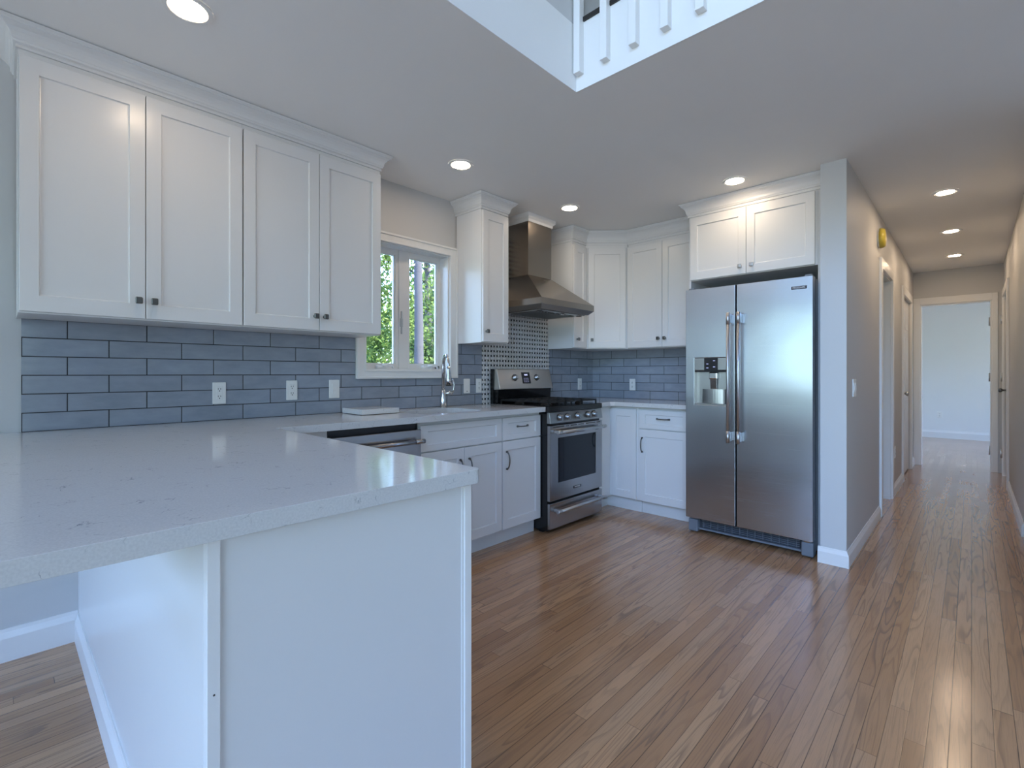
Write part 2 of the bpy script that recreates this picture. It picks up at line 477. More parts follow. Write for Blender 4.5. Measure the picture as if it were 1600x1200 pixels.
struct(m, 'wall_bedroom_east', 'wall_paint_brightened')
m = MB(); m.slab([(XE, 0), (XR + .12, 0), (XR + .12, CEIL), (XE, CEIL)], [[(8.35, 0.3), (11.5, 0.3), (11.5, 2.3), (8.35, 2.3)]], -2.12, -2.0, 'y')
struct(m, 'wall_bedroom_south', 'wall_paint_brightened')
m = MB(); m.box(6.55, 6.65, 0.678, YW, 0, CEIL)
struct(m, 'wall_side_room', 'wall_paint')

# low ceiling with the stair-void opening
TH = 0.30
m = MB()
m.box(RX0, XR, VY, YW, CEIL, CEIL + TH)
m.box(VX, XR, RY0, VY, CEIL, CEIL + TH)
struct(m, 'ceiling', 'ceiling_paint')
m = MB(); m.box(VX - 0.012, VX, RY0, VY - 0.0, CEIL + 0.0, CEIL + TH)
struct(m, 'trim_1', 'trim_white')
m = MB(); m.box(VX - 0.02, VX + 0.06, RY0, VY, CEIL + TH, CEIL + TH + 0.02)
struct(m, 'trim_2', 'wood_edge')
m = MB(); m.box(RX0, VX, VY, VY + 0.12, CEIL + TH, TOP)
struct(m, 'wall_upper_north', 'wall_paint')
m = MB(); m.box(VX, 3.5, VY, VY + 0.12, CEIL + TH, TOP)
struct(m, 'wall_loft_north', 'wall_paint')
m = MB(); m.box(3.4, 3.52, RY0, VY, CEIL + TH, TOP)
struct(m, 'wall_loft_east', 'wall_paint')
m = MB(); m.box(RX0 - .14, XR + .1, RY0 - .14, YW + .14, TOP, TOP + 0.1)
struct(m, 'ceiling_upper', 'ceiling_paint')

for nm, loc, d, w, h in (('portal_west', (RX0 - .15, -1.65, 1.14), (1, 0, 0), 3.3, 2.12), ('portal_west_b', (RX0 - .15, 1.4, 1.33), (1, 0, 0), 2.2, 1.75),
                         ('portal_upper', (RX0 - .15, -1.1, 3.75), (1, 0, 0), 4.4, 2.1), ('portal_kitchen', (1.957, YW + .15, 1.61), (0, -1, 0), .7, .85),
                         ('portal_south', (-.7, RY0 - .15, 1.5), (0, 1, 0), 1.8, 1.2),
                         ('portal_side', (5.02, YW + .15, 1.45), (0, -1, 0), .95, 1.1), ('portal_bedroom', (9.92, YW + .15, 1.3), (0, -1, 0), 3.15, 2.0),
                         ('portal_bedroom_south', (9.92, -2.13, 1.3), (0, 1, 0), 3.15, 2.0)):
    portal(nm, loc, d, w, h)

# window frames of the other openings
def plain_window(name, ax, c, a0, a1, z0, z1, nm):
    fr_ = MB()
    def bx(p0, p1, q0, q1):
        if ax == 'x': fr_.box(c - 0.03, c + 0.03, p0, p1, q0, q1)
        else: fr_.box(p0, p1, c - 0.03, c + 0.03, q0, q1)
    w = 0.05
    bx(a0, a1, z0, z0 + w); bx(a0, a1, z1 - w, z1); bx(a0, a0 + w, z0 + w, z1 - w); bx(a1 - w, a1, z0 + w, z1 - w)
    for k in range(1, nm):
        t = a0 + (a1 - a0) * k / nm; bx(t - w / 2, t + w / 2, z0 + w, z1 - w)
    f = struct(fr_, name, 'trim_white')
    g = MB()
    if ax == 'x': g.box(c - 0.003, c + 0.003, a0 + w / 2, a1 - w / 2, z0 + w / 2, z1 - w / 2)
    else: g.box(a0 + w / 2, a1 - w / 2, c - 0.003, c + 0.003, z0 + w / 2, z1 - w / 2)
    g.build('window_glass', 'glass', f)
plain_window('window_2', 'x', RX0 - 0.07, -3.3, 0.0, 0.08, 2.2, 3)
plain_window('window_3', 'x', RX0 - 0.07, 0.3, 2.5, 0.45, 2.2, 2)
plain_window('window_4', 'x', RX0 - 0.07, -3.3, 1.1, 2.7, 4.8, 4)
plain_window('window_7_added', 'y', RY0 - 0.07, -1.6, 0.2, 0.9, 2.1, 2)  # unseen south window, added for extra daylight indoors
plain_window('window_8_added', 'y', -2.06, 8.35, 11.5, 0.3, 2.3, 2)  # second bedroom window, out of view, added to brighten the end room
plain_window('window_5', 'y', YW + 0.07, 8.35, 11.5, 0.3, 2.3, 2)  # widened to nearly the whole wall to brighten the end room
plain_window('window_6', 'y', YW + 0.07, 4.55, 5.5, 0.9, 2.0, 1)

# ------------------------------------------------------------------ baseboards
def base_profile(h, t):
    return [(0, 0), (t, 0), (t, h * 0.72), (t * 0.75, h * 0.80), (t * 0.45, h * 0.90), (t * 0.3, h), (0, h)]
def baseboard(name, p0, p1, nrm, h, t=0.014):
    """board from p0 to p1 (x,y), protruding along nrm"""
    m = MB(); rs = []
    for p in (p0, p1):
        rs.append([(p[0] + nrm[0] * a, p[1] + nrm[1] * a, z) for a, z in base_profile(h, t)])
    m.rings(rs)
    return struct(m, name, 'trim_white')
baseboard('baseboard_north', (RX0, YW), (0.234, YW), (0, -1), 0.13)
# wraps the end of the stub wall and runs into the hall
m = MB(); h = 0.098; t = 0.014
pr = base_profile(h, t)
rs = [[(XS - a, 0.69, z) for a, z in pr], [(XS - a, HY - a, z) for a, z in pr], [(4.87, HY - a, z) for a, z in pr]]
m.rings(rs); struct(m, 'baseboard_stub', 'trim_white')
baseboard('baseboard_hall_left', (5.77, HY), (6.60, HY), (0, -1), 0.10)
baseboard('baseboard_hall_left_end', (7.72, HY), (XE - .02, HY), (0, -1), 0.10)
baseboard('baseboard_hall_right', (5.0, HY2), (6.86, HY2), (0, 1), 0.10)
baseboard('baseboard_bedroom', (XR, -1.9), (XR, YW), (-1, 0), 0.14)

# ------------------------------------------------------------------ doors of the hallway
def casing(name, x0, x1, z1, y, w=0.085, t=0.018, sgn=-1):
    m = MB()
    m.box(x0 - w, x0, y, y + sgn * t, 0, z1 + w, 0.003)
    m.box(x1, x1 + w, y, y + sgn * t, 0, z1 + w, 0.003)
    m.box(x0, x1, y, y + sgn * t, z1, z1 + w, 0.003)
    return m
m = casing('trim_3', 4.98, 5.67, 2.02, HY)
m.box(4.98, 4.992, HY, 0.679, 0, 2.019); m.box(5.655, 5.6705, HY, 0.679, 0, 2.019); m.box(4.992, 5.655, HY, .679, 2.008, 2.021)
struct(m, 'trim_3', 'trim_white')
m = casing('trim_4', 6.70, 7.62, 2.02, HY)
struct(m, 'trim_4', 'trim_white')
m = casing('trim_5', 6.95, 7.82, 2.03, HY2, sgn=1)
struct(m, 'trim_5', 'trim_white')
m = MB()
for a, b in ((0.475, 0.541), (-0.225, -0.175)): m.box(XE - 0.018, XE, a, b, 0, 2.115, 0.003)
m.box(XE - 0.018, XE, -0.175, 0.475, 2.03, 2.115, 0.003)
m.box(XE - 0.002, XE + 0.122, 0.462, 0.477, 0, 2.03); m.box(XE - 0.002, XE + 0.122, -0.177, -0.16, 0, 2.03)
m.box(XE - 0.002, XE + 0.122, -0.16, 0.462, 2.017, 2.032)
struct(m, 'trim_6', 'trim_white')

def panel_door(name, w, h, t=0.035):
    """six-panel style leaf: local x along width from hinge, y thickness"""
    m = MB(); m.box(0, w, 0, t, 0, h, 0.002)
    for (a, b) in ((0.12, 0.47), (0.53, 0.88)):
        for (c, d) in ((0.08, 0.42), (0.47, 0.78), (0.83, 0.94)):
            for yy in (-0.004, t - 0.002):
                m.box(w * a, w * b, yy, yy + 0.006, h * c, h * d, 0.003)
    o = struct(m, name, 'trim_white')
    return o
def knob_round(parent, p, d, name='door_knob', mat='satin_nickel'):
    m = MB(); p = Vector(p); d = Vector(d)
    m.tube([p, p + d * .006, p + d * .007, p + d * .035, p + d * .04, p + d * .055, p + d * .066, p + d * .07],
           [.027, .027, .011, .011, .02, .027, .02, .008], 16)
    return m.build(name, mat, parent)
d1 = panel_door('door_1', 0.66, 1.98); d1.location = (5.665, 0.69, 0.02); d1.rotation_euler = (0, 0, math.radians(90))
knob_round(d1, (0.60, 0.035, 0.93), (0, 1, 0))
d2 = panel_door('door_2', 0.92, 1.995); d2.location = (6.70, 0.56, 0.015)
knob_round(d2, (0.07, 0.0, 0.93), (0, -1, 0))
d3 = panel_door('door_3', 0.87, 2.0); d3.location = (6.95, HY2 - 0.052, 0.015)
knob_round(d3, (0.80, 0.035, 0.96), (0, 1, 0), mat='pewter')
for z in (0.25, 1.12, 1.78):
    m = MB(); m.box(XE + 0.025, XE + 0.09, -0.16, -0.156, z - .05, z + .05); m.tube([(XE + .02, -0.152, z - .05), (XE + .02, -0.152, z + .05)], 0.007, 8)
    m.build('hinge', 'satin_nickel', bpy.data.objects['trim_6'])
    m = MB(); m.tube([(7.835, HY2 + 0.024, z - .05), (7.835, HY2 + 0.024, z + .05)], 0.009, 8)
    m.build('hinge', 'satin_nickel', bpy.data.objects['trim_5'])

# ------------------------------------------------------------------ kitchen window
m = MB()
OX0, OX1, OZ0, OZ1 = 1.545, 2.370, 1.128, 2.098
def cas_ring(m, o, i, y0, y1):
    m.slab([(o[0], o[2]), (o[1], o[2]), (o[1], o[3]), (o[0], o[3])], [[(i[0], i[2]), (i[1], i[2]), (i[1], i[3]), (i[0], i[3])]], y0, y1, 'y')
cas_ring(m, (OX0, OX1, OZ0, OZ1), (WX0, WX1, WZ0, WZ1), YT - 0.014, YT + 0.008)
cas_ring(m, (OX0, OX1, OZ0, OZ1), (OX0 + .014, OX1 - .014, OZ0 + .014, OZ1 - .014), YT - 0.022, YT - 0.014)
cas_ring(m, (WX0 - .012, WX1 + .012, WZ0 - .012, WZ1 + .012), (WX0, WX1, WZ0, WZ1), YT - 0.018, YT - 0.014)
wf = struct(m, 'window_1', 'trim_white', 0.003)
m = MB()
cas_ring(m, (WX0, WX1, WZ0, WZ1), (WX0 + .008, WX1 - .008, WZ0 + .01, WZ1 - .006), YT + .008, 2.925)
m.box(1.925, 2.005, 2.915, 2.96, WZ0 + .01, WZ1 - .006, .003)
m.build('window_frame', 'trim_white', wf)
for (a, b) in ((WX0 + .008, 1.925), (2.005, WX1 - .008)):
    m = MB()
    cas_ring(m, (a, b, WZ0 + .01, WZ1 - .006), (a + .014, b - .024, WZ0 + .042, WZ1 - .042), 2.925, 2.962)
    cas_ring(m, (a + .014, b - .024, WZ0 + .042, WZ1 - .042), (a + .020, b - .031, WZ0 + .048, WZ1 - .048), 2.935, 2.956)
    sh = m.build('sash', 'trim_white', wf)
    g = MB(); g.box(a + .016, b - .026, 2.944, 2.948, WZ0 + .044, WZ1 - .044); g.build('pane', 'glass', sh)
    # crank operator
    cx = (a + b) / 2 + 0.01
    c_ = MB(); c_.box(cx - .045, cx + .03, 2.885, 2.925, WZ0 + .010, WZ0 + .034, .006)
    c_.tube([(cx - .01, 2.88, WZ0 + .03), (cx + .02, 2.865, WZ0 + .035), (cx + .055, 2.865, WZ0 + .03), (cx + .065, 2.865, WZ0 + .012)], [.009, .007, .006, .008], 8)
    c_.build('window_crank', 'white_plastic', wf)
m = MB(); m.box(1.938, 1.948, 2.905, 2.915, 1.44, 1.60, .003); m.box(1.930, 1.955, 2.908, 2.915, 1.49, 1.55, .003)
m.build('window_latch', 'satin_nickel', wf)
m = MB(); m.box(2.235, 2.262, 2.89, 2.915, WZ0 + .010, WZ0 + .032, .003)
tag(m.build('window_stop', 'pewter'), 'small grey metal block on the kitchen window sill near right crank', 'latch')

# ------------------------------------------------------------------ tiled backsplashes
m = MB()
m.slab([(0.06, CZ), (2.634, CZ), (2.634, 1.39), (2.3705, 1.39), (2.3705, OZ0 - .001), (1.5445, OZ0 - .001), (1.5445, 1.39), (0.06, 1.39)], [], YT, YW - 0.0005, 'y')
o = m.build('tile_backsplash', 'tile_window_wall')
tag(o, 'blue-grey long subway tile backsplash on the window wall left of the stove, dark grout', 'backsplash')
m = MB(); m.box(3.479, XB, YT, YW - .0005, CZ, 1.40)
tag(m.build('tile_backsplash', 'tile_window_wall'), 'short blue-grey subway tile backsplash between the stove and the room corner', 'backsplash')
m = MB(); m.box(XB, XB + 0.0075, 1.57, YT, CZ, 1.40)
tag(m.build('tile_backsplash', 'tile_fridge_wall'), 'blue-grey subway tile backsplash on the wall beside the refrigerator', 'backsplash')
m = MB(); m.box(2.634, 3.479, YT - .001, YW - .0005, CZ, 2.30)
tag(m.build('mosaic_backsplash', 'basketweave'), 'black and white basketweave mosaic panel behind the stove', 'backsplash')

# ------------------------------------------------------------------ cabinets
RAIL_Z, RAIL_X = 0.060, 0.052
def shaker(name, x0, x1, z0, z1, parent, rx=RAIL_X, rz=RAIL_Z, t=0.018, y=0.0):
    """face at local y, thickness going to +y"""
    if x1 - x0 < 2.8 * rx: rx = (x1 - x0) * 0.27
    if z1 - z0 < 2.8 * rz: rz = (z1 - z0) * 0.24
    def ring(i, k, d): return [(x0 + i, y + d, z0 + k), (x1 - i, y + d, z0 + k), (x1 - i, y + d, z1 - k), (x0 + i, y + d, z1 - k)]
    m = MB()
    m.rings([ring(0, 0, t), ring(0, 0, .0015), ring(.0015, .0015, 0), ring(rx, rz, 0), ring(rx + .0025, rz + .0025, .007), ring(rx + .006, rz + .006, .008)])
    return m.build(name, 'cabinet_white', parent)
def square_knob(parent, x, z, y=0.0, mat='pewter'):
    m = MB(); m.tube([(x, y, z), (x, y - .004, z), (x, y - .005, z), (x, y - .018, z)], [.009, .008, .006, .006], 10)
    m.box(x - .0125, x + .0125, y - .030, y - .018, z - .014, z + .014, .0045, 3)
    return m.build('knob', mat, parent)
def pull(parent, x, z, L=0.115, vert=True, y=0.0):
    m = MB(); n = 10; pts = []; rad = []
    for k in range(n + 1):
        t = k / n; s_ = (t - .5) * L * (1.0 if vert else 0.889)
        yy = y - .006 - .024 * math.sin(math.pi * t) ** 0.45
        pts.append((x, yy, z + s_) if vert else (x + s_, yy, z)); rad.append(.0045 if 0 < k < n else .006)
    m.tube(pts, rad, 8)
    for k in (0, n):
        p = pts[k]; m.tube([(p[0], y, p[2]), (p[0], y - .010, p[2])], .0075, 8)
    return m.build('handle', 'pewter', parent)

def wall_cabinet(label, loc, rz, w, depth, z0, z1, doors, knobs, group=None, top=None, holes=True):
    """local x: 0..w; y: 0 door face, box behind"""
    t = thing('wall_cabinet', label, 'cabinet', loc, rz, group)
    m = MB(); m.box(0.0, w, 0.019, depth, z0 + 0.0, top or CEIL - 0.001)
    m.box(0, w, 0.019, depth, z0 - 0.004, z0)
    m.build('cabinet_body', 'cabinet_white', t)
    for (a, b), k in zip(doors, knobs):
        d = shaker('door', a, b, z0 + .002, z1, t)
        if k is not None: square_knob(d, k, z0 + 0.075)
    return t

# crown profile: (outward offset, z below ceiling)
def crown(label, path, zb, ends=None, proud=0.058, riser=True):
    """path: list of (x,y) along face of cabinets with outward = right side of travel"""
    P = [Vector((p[0], p[1])) for p in path]
    H = CEIL - zb
    prof = [(-0.012, zb), (0.007, zb), (0.007, zb + H * .10), (0.004, zb + H * .13), (0.004, zb + H * .16), (0.012, zb + H * .20), (0.014, zb + H * .27),
            (0.017, zb + H * .30), (0.018, zb + H * .42), (0.023, zb + H * .55), (0.032, zb + H * .67), (0.044, zb + H * .76), (0.048, zb + H * .78), (0.048, zb + H * .83),
            (proud - .004, zb + H * .88), (proud, zb + H * .93), (proud, CEIL - .004), (proud - .006, CEIL - .0005), (-0.012, CEIL - .0005)]
    rs = []
    for i, p in enumerate(P):
        d0 = (P[i] - P[i - 1]).normalized() if i > 0 else None
        d1 = (P[i + 1] - P[i]).normalized() if i < len(P) - 1 else None
        n0 = Vector((d0.y, -d0.x)) if d0 else None; n1 = Vector((d1.y, -d1.x)) if d1 else None
        if n0 is None: n = n1
        elif n1 is None: n = n0
        else:
            n = (n0 + n1); n = n / max(n.dot(n0), 0.2)
        rs.append([(p.x + n.x * a, p.y + n.y * a, z) for a, z in prof])
    m = MB(); m.rings(rs)
    return tag(m.build('crown_molding', 'cabinet_white'), label, 'molding')

YU = 2.53; UD = YW - YU - 0.001; UZ = 1.39
G_UP = None
wall_cabinet('leftmost white shaker wall cabinet, two tall doors with dark square knobs', (0.045, YU, 0), 0, 0.755, UD - .009, UZ, 2.335,
             [(0.003, 0.377), (0.380, 0.752)], [0.352, 0.405], top=2.3598)
wall_cabinet('white shaker wall cabinet with two doors directly left of the kitchen window', (0.801, YU, 0), 0, 0.748, UD - .009, UZ, 2.335,
             [(0.003, 0.373), (0.376, 0.745)], [0.348, 0.401], top=2.3598)
crown('white crown molding over the two large cabinets left of the window', [(0.045, YW), (0.045, YU + .018), (1.549, YU + .018), (1.549, YW)][::1], 2.36)
wall_cabinet('narrow white wall cabinet with one door between the window and range hood', (2.371, YU, 0), 0, 0.264, UD - .010, UZ, 2.335, [(0.002, 0.262)], [0.03], top=2.3448)
crown('white crown molding over the narrow cabinet left of the range hood', [(2.371, YW), (2.371, YU + .018), (2.635, YU + .018), (2.635, YW)], 2.345)

wall_cabinet('very narrow white wall cabinet immediately right of the range hood', (3.46, YU, 0), 0, 0.198, UD - .010, UZ, 2.30, [(0.003, 0.195)], [0.045], top=2.3248)
# diagonal corner cabinet
dx, dy = 3.895 - 3.66, 2.26 - 2.53
ang = math.atan2(dy, dx); dl = math.hypot(dx, dy)
t = thing('wall_cabinet', 'diagonal white corner wall cabinet with one door, between stove and refrigerator walls', 'cabinet', (3.66, YU, 0), ang)
R_ = Matrix.Rotation(-ang, 2)
def loc2(x, y):
    v = R_ @ Vector((x - 3.66, y - YU)); return (v.x, v.y)
m = MB(); m.prism([loc2(3.662, YU + .02), loc2(3.91, 2.262), loc2(XB - .001, 2.262), loc2(XB - .001, YT - .002), loc2(3.662, YT - .002)], 'z', UZ - .004, 2.3248)
m.build('cabinet_body', 'cabinet_white', t)
d = shaker('door', 0.012, dl - 0.012, UZ + .002, 2.30, t, y=-0.004)
square_knob(d, 0.042, UZ + .075, -0.004)
wall_cabinet('white shaker wall cabinet with two doors immediately left of the refrigerator', (3.895, 2.258, 0), -math.pi / 2, 0.688, XB - 3.895 - .001, UZ, 2.30,
             [(0.003, 0.333), (0.336, 0.685)], [0.305, 0.364], top=2.3248)
crown('white crown molding bending around the corner over the cabinets right of the hood',
      [(3.46, YW), (3.46, YU + .018), (3.668, YU + .018), (3.913, 2.266), (3.913, 1.569)], 2.325)

# over-fridge cabinet with tall right side panel
FX = 3.60
t = thing('wall_cabinet', 'deep white cabinet above the refrigerator with two short doors', 'cabinet', (FX, 1.566, 0), -math.pi / 2)
m = MB(); m.box(0.0, 0.848, .019, XB + .006 - FX, 1.862, 2.3448); m.box(0, .016, .019, XB + .006 - FX, 0, 1.862)
m.build('cabinet_body', 'cabinet_white', t)
m = MB(); m.box(0.849, 0.885, .018, XB + .006 - FX, 0.0, 2.3448)
m.build('side_panel', 'cabinet_white', t)
for a, b, k in ((.016, .416, .378), (.419, .834, .457)):
    d = shaker('door', a, b, 1.866, 2.335, t); square_knob(d, k, 1.92, 0, 'satin_nickel')
crown('white crown molding over the cabinet above the refrigerator', [(XB, 1.566), (FX + .018, 1.566), (FX + .018, 0.6815)], 2.345)

# base cabinets, window wall
def base_cabinet(label, loc, rz, w, depth, fronts, kick=True, z_top=CB - .001, group=None):
    t = thing('base_cabinet', label, 'cabinet', loc, rz, group)
    m = MB(); m.box(0, w, .019, depth, .105, z_top)
    m.build('cabinet_body', 'cabinet_white', t)
    m = MB(); m.box(0, w, .068, depth - .02, 0.0, .105)
    m.build('toe_kick', 'cabinet_white', t)
    for f in fronts:
        kind, a, b, z0, z1 = f[:5]
        d = shaker(kind, a, b, z0, z1, t)
        for h in f[5:]: pull(d, h[0], h[1], vert=h[2])
    return t
BD = YW - YC - .002
ZD0, ZD1, ZW0, ZW1 = .112, .703, .710, .862
t = base_cabinet('white sink base cabinet with wide false drawer front and two doors', (1.645, YC, 0), 0, 0.668, BD,
             [('false_front', .003, .665, ZW0, ZW1), ('door', .003, .3325, ZD0, ZD1, (.298, .573, True)), ('door', .3355, .665, ZD0, ZD1, (.372, .573, True))], z_top=.70)
m = MB(); m.box(0, .668, .019, .03, .70, CB - .001); m.build('top_rail', 'cabinet_white', t)
base_cabinet('white base cabinet with one drawer over one door left of the stove', (2.314, YC, 0), 0, 0.398, BD,
             [('drawer', .003, .395, ZW0, ZW1, (.196, .797, False)), ('door', .003, .395, ZD0, ZD1, (.04, .575, True))])
base_cabinet('plain white corner base cabinet filler left of the dishwasher', (0.84, YC, 0), 0, 0.265, BD, [])
# filler right of range + corner base + drawer base on fridge wall
t = thing('base_cabinet', 'white corner base cabinet with narrow tall door right of the stove', 'cabinet', (3.642, 2.28, 0), -math.pi / 2)
m = MB(); m.box(0.0, .272, .019, XB - 3.642, .105, CB - .001); m.box(-.54, 0.0, .0, XB - 3.642, .105, CB - .001); m.box(-.54, .0, -.237, 0.0, .105, CB - .001)
m.build('cabinet_body', 'cabinet_white', t)
m = MB(); m.box(-.1, .272, .06, .5, 0, .105); m.box(-.54, -.06, -.237, .1, 0, .105); m.build('toe_kick', 'cabinet_white', t)
shaker('door', .012, .250, ZD0, ZW1, t)
m = MB(); m.box(0.0, .010, 0.002, .019, .112, .862); m.box(-.016, -.001, -.225, -.006, .112, .862); m.build('filler', 'cabinet_white', t)
base_cabinet('white base cabinet with drawer and door between the corner and refrigerator', (XC, 2.005, 0), -math.pi / 2, .436, XB - XC - .001,
             [('drawer', .006, .432, ZW0, ZW1, (.219, .797, False)), ('door', .006, .432, ZD0, ZD1, (.035, .575, True))])

# peninsula: cabinets face +X, finished end and back
PX0, PX1, PY0 = .235, .820, .915
for (a, b, lab) in ((.936, 1.55, 'white peninsula base cabinet nearest the camera, facing the stove side'), (1.552, 2.262, 'white peninsula base cabinet nearest the sink wall, facing the stove side')):
    base_cabinet(lab, (PX1 - .003, a, 0), math.pi / 2, b - a, .545, [('drawer', .003, b - a - .003, ZW0, ZW1, ((b - a) / 2, .79, False)),
             ('door', .003, (b - a) / 2 - .002, ZD0, ZD1), ('door', (b - a) / 2 + .002, b - a - .003, ZD0, ZD1)])
t = thing('peninsula_panel', 'pale flat end and back panelling of the peninsula under the overhanging worktop', 'panel', (PX0, PY0, 0))
m = MB(); m.box(0.0, .015, .022, YW - .001 - PY0, 0, CB - .001); m.build('back_panel', 'cabinet_white', t)
m = MB(); m.box(.016, .578, .006, .020, 0, CB - .001); m.build('end_panel', 'cabinet_white', t)
m = MB(); m.box(-.0005, .020, .0, .0215, 0, CB - .001, .0012); po = m.build('corner_post', 'trim_white', t)
m = MB(); m.disc((.010, -.0004, .625), .0018, 10, 'y', .001); m.build('screw_hole', 'slot_dark', po)
m = MB(); m.box(.553, .560, .0035, .006, 0, CB - .001, .001); m.box(.560, .583, .0, .0205, 0, CB - .001, .002); m.build('corner_molding', 'trim_white', t)
m = MB(); m.rings([[( -a, y, z) for a, z in base_profile(.12, .013)] for y in (.0215, YW - .015 - PY0)]); m.build('base_molding', 'trim_white', t)

# ------------------------------------------------------------------ worktops
def arc(cx, cy, r, a0, a1, n=6):
    return [(cx + r * math.cos(math.radians(a0 + (a1 - a0) * k / n)), cy + r * math.sin(math.radians(a0 + (a1 - a0) * k / n))) for k in range(n + 1)]
SX0, SX1, SY0, SY1 = 1.72, 2.20, 2.335, 2.655
def rrect(x0, x1, y0, y1, r, n=6):
    return arc(x1 - r, y0 + r, r, -90, 0, n) + arc(x1 - r, y1 - r, r, 0, 90, n) + arc(x0 + r, y1 - r, r, 90, 180, n) + arc(x0 + r, y0 + r, r, 180, 270, n)
m = MB()
out = [(-.08, .900)] + arc(.84 - .022, .900 + .022, .022, -90, 0) + [(.84, 2.235), (2.712, 2.235), (2.712, YT - .002), (0.058, YT - .002), (0.058, YW - .001), (-.08, YW - .001)]
m.slab(out, [rrect(SX0, SX1, SY0, SY1, .06)], CB, CZ)
tag(m.build('worktop', 'quartz', bevel=.003), 'white speckled quartz worktop covering the peninsula and the sink run', 'countertop')
m = MB()
m.slab([(3.403, 2.235), (3.575, 2.235), (3.602, 2.208), (3.602, 1.568), (XB - .001, 1.568), (XB - .001, YT - .002), (3.403, YT - .002)], [], CB, CZ)
tag(m.build('worktop', 'quartz', bevel=.003), 'short white quartz worktop in the corner between stove and refrigerator', 'countertop')
# sink basin
m = MB(); rs = []
for i_, z_ in ((-.012, CB - .0015), (-.004, CB - .0015), (-.002, CB - .01), (.006, .72), (.03, .705)):
    rs.append([(x_, y_, z_) for x_, y_ in rrect(SX0 + i_, SX1 - i_, SY0 + i_, SY1 - i_, max(.02, .06 - i_))])
L_ = [[m.bm.verts.new(p) for p in r] for r in rs]
for a, b in zip(L_, L_[1:]):
    for k in range(len(a)): m.bm.faces.new((a[k], a[(k + 1) % len(a)], b[(k + 1) % len(a)], b[k]))
m.bm.faces.new(L_[-1])
s_ = thing('sink', 'stainless undermount sink basin sunk in the worktop below the window', 'sink', (0, 0, 0))
m.build('basin', 'ss_dark_filter', s_)
m = MB(); m.disc(((SX0 + SX1) / 2, (SY0 + SY1) / 2, .7055), .04, 24, 'z', .003); m.build('drain', 'chrome', s_)
# faucet
fx_, fy_ = 2.150, 2.705
t = thing('faucet', 'tall chrome gooseneck kitchen faucet with pull-down spray head', 'faucet', (fx_, fy_, CZ), math.radians(-30))
m = MB(); m.tube([(0, 0, 0), (0, 0, .004), (0, 0, .005), (0, 0, .05), (0, 0, .125), (0, 0, .13)], [.029, .029, .024, .024, .0175, .0135], 20)
m.build('base', 'chrome', t)
m = MB(); pts = [(0, 0, .125), (0, 0, .29)]
for k in range(1, 13):
    a = math.pi * k / 12; pts.append((-.0 + .012 * (1 - math.cos(a)) / 2, -.075 + .075 * math.cos(a), .29 + .078 * math.sin(a)))
pts.append((.012, -.151, .28)); m.tube(pts, .0115, 14)
m.build('spout', 'chrome', t)
m = MB(); m.tube([(.012, -.151, .29), (.012, -.152, .27), (.013, -.156, .20), (.013, -.158, .165)], [.0125, .015, .021, .0225], 16)
hd = m.build('spray_head', 'chrome', t)
m = MB(); m.tube([(.013, -.158, .165), (.013, -.158, .158)], [.0225, .019], 16); m.build('nozzle', 'black_plastic', hd)
m = MB(); m.tube([(.015, 0, .10), (.045, -.002, .105), (.066, -.004, .10)], [.013, .012, .013], 12)
m.tube([(.062, -.004, .10), (.073, -.008, .13), (.076, -.010, .165), (.066, -.010, .205)], [.008, .006, .0055, .004], 10)
m.build('lever', 'chrome', t)
# loose slab on the counter
t = MB(); t.box(-.125, .125, -.115, .115, 0.003, .033, .002)
o = tag(t.build('countertop_slab', 'quartz'), 'loose square white quartz cutout slab lying on the worktop left of the sink', 'board')
o.location = (1.553, 2.655, CZ); o.rotation_euler = (0, 0, math.radians(0))
m = MB(); m.box(-.115, .115, -.105, .105, 0.0, .003); m.build('foot_pad', 'slot_dark', o)

# ------------------------------------------------------------------ dishwasher
t = thing('dishwasher', 'stainless dishwasher with bar handle under the worktop left of the sink', 'dishwasher', (1.108, 2.262, 0))
m = MB(); m.box(.006, .534, .05, .54, .10, CB - .004); m.build('tub', 'black_plastic', t)
m = MB(); m.box(.004, .532, 0.0, .045, .115, .845, .003); d = m.build('door', 'stainless', t)
m = MB(); m.tube([(.03, -.048, .785), (.515, -.048, .785)], .012, 14)
for x_ in (.055, .49): m.tube([(x_, 0, .785), (x_, -.048, .785)], .009, 10)
for x_ in (.02, .46): m.tube([(x_, -.048, .785), (x_ + .06, -.048, .785)], .0135, 14)
m.build('handle', 'stainless', d)
m = MB(); m.box(.006, .534, .08, .5, 0, .10); m.build('kick_plate', 'black_plastic', t)

# ------------------------------------------------------------------ text
def text_mesh(name, body, size, loc, rot, mat, parent, ext=.0004, sx=1.0):
    c = bpy.data.curves.new(name, 'FONT'); c.body = body; c.size = size; c.extrude = ext; c.align_x = 'CENTER'; c.align_y = 'CENTER'
    tmp = bpy.data.objects.new(name + '_tmp', c); COL.objects.link(tmp)
    bpy.context.view_layer.update()
    me = bpy.data.meshes.new_from_object(tmp.evaluated_get(bpy.context.evaluated_depsgraph_get()))
    bpy.data.objects.remove(tmp)
    o = bpy.data.objects.new(name, me); COL.objects.link(o); me.materials.clear(); me.materials.append(MATS[mat])
    o.location = loc; o.rotation_euler = rot; o.scale = (sx, 1, 1)
    o.parent = parent
    return o

# ------------------------------------------------------------------ range (stove)
RW = .682
t = thing('gas_range', 'stainless freestanding gas range with black grates and oven window', 'stove', (2.7165, 2.20, 0))
m = MB(); m.box(.002, RW - .002, .028, .61, .02, .872); m.box(.02, .05, .08, .12, 0, .02); m.box(RW - .05, RW - .02, .08, .12, 0, .02)
m.box(.02, .05, .5, .54, 0, .02); m.box(RW - .05, RW - .02, .5, .54, 0, .02)
m.build('body', 'black_enamel', t)
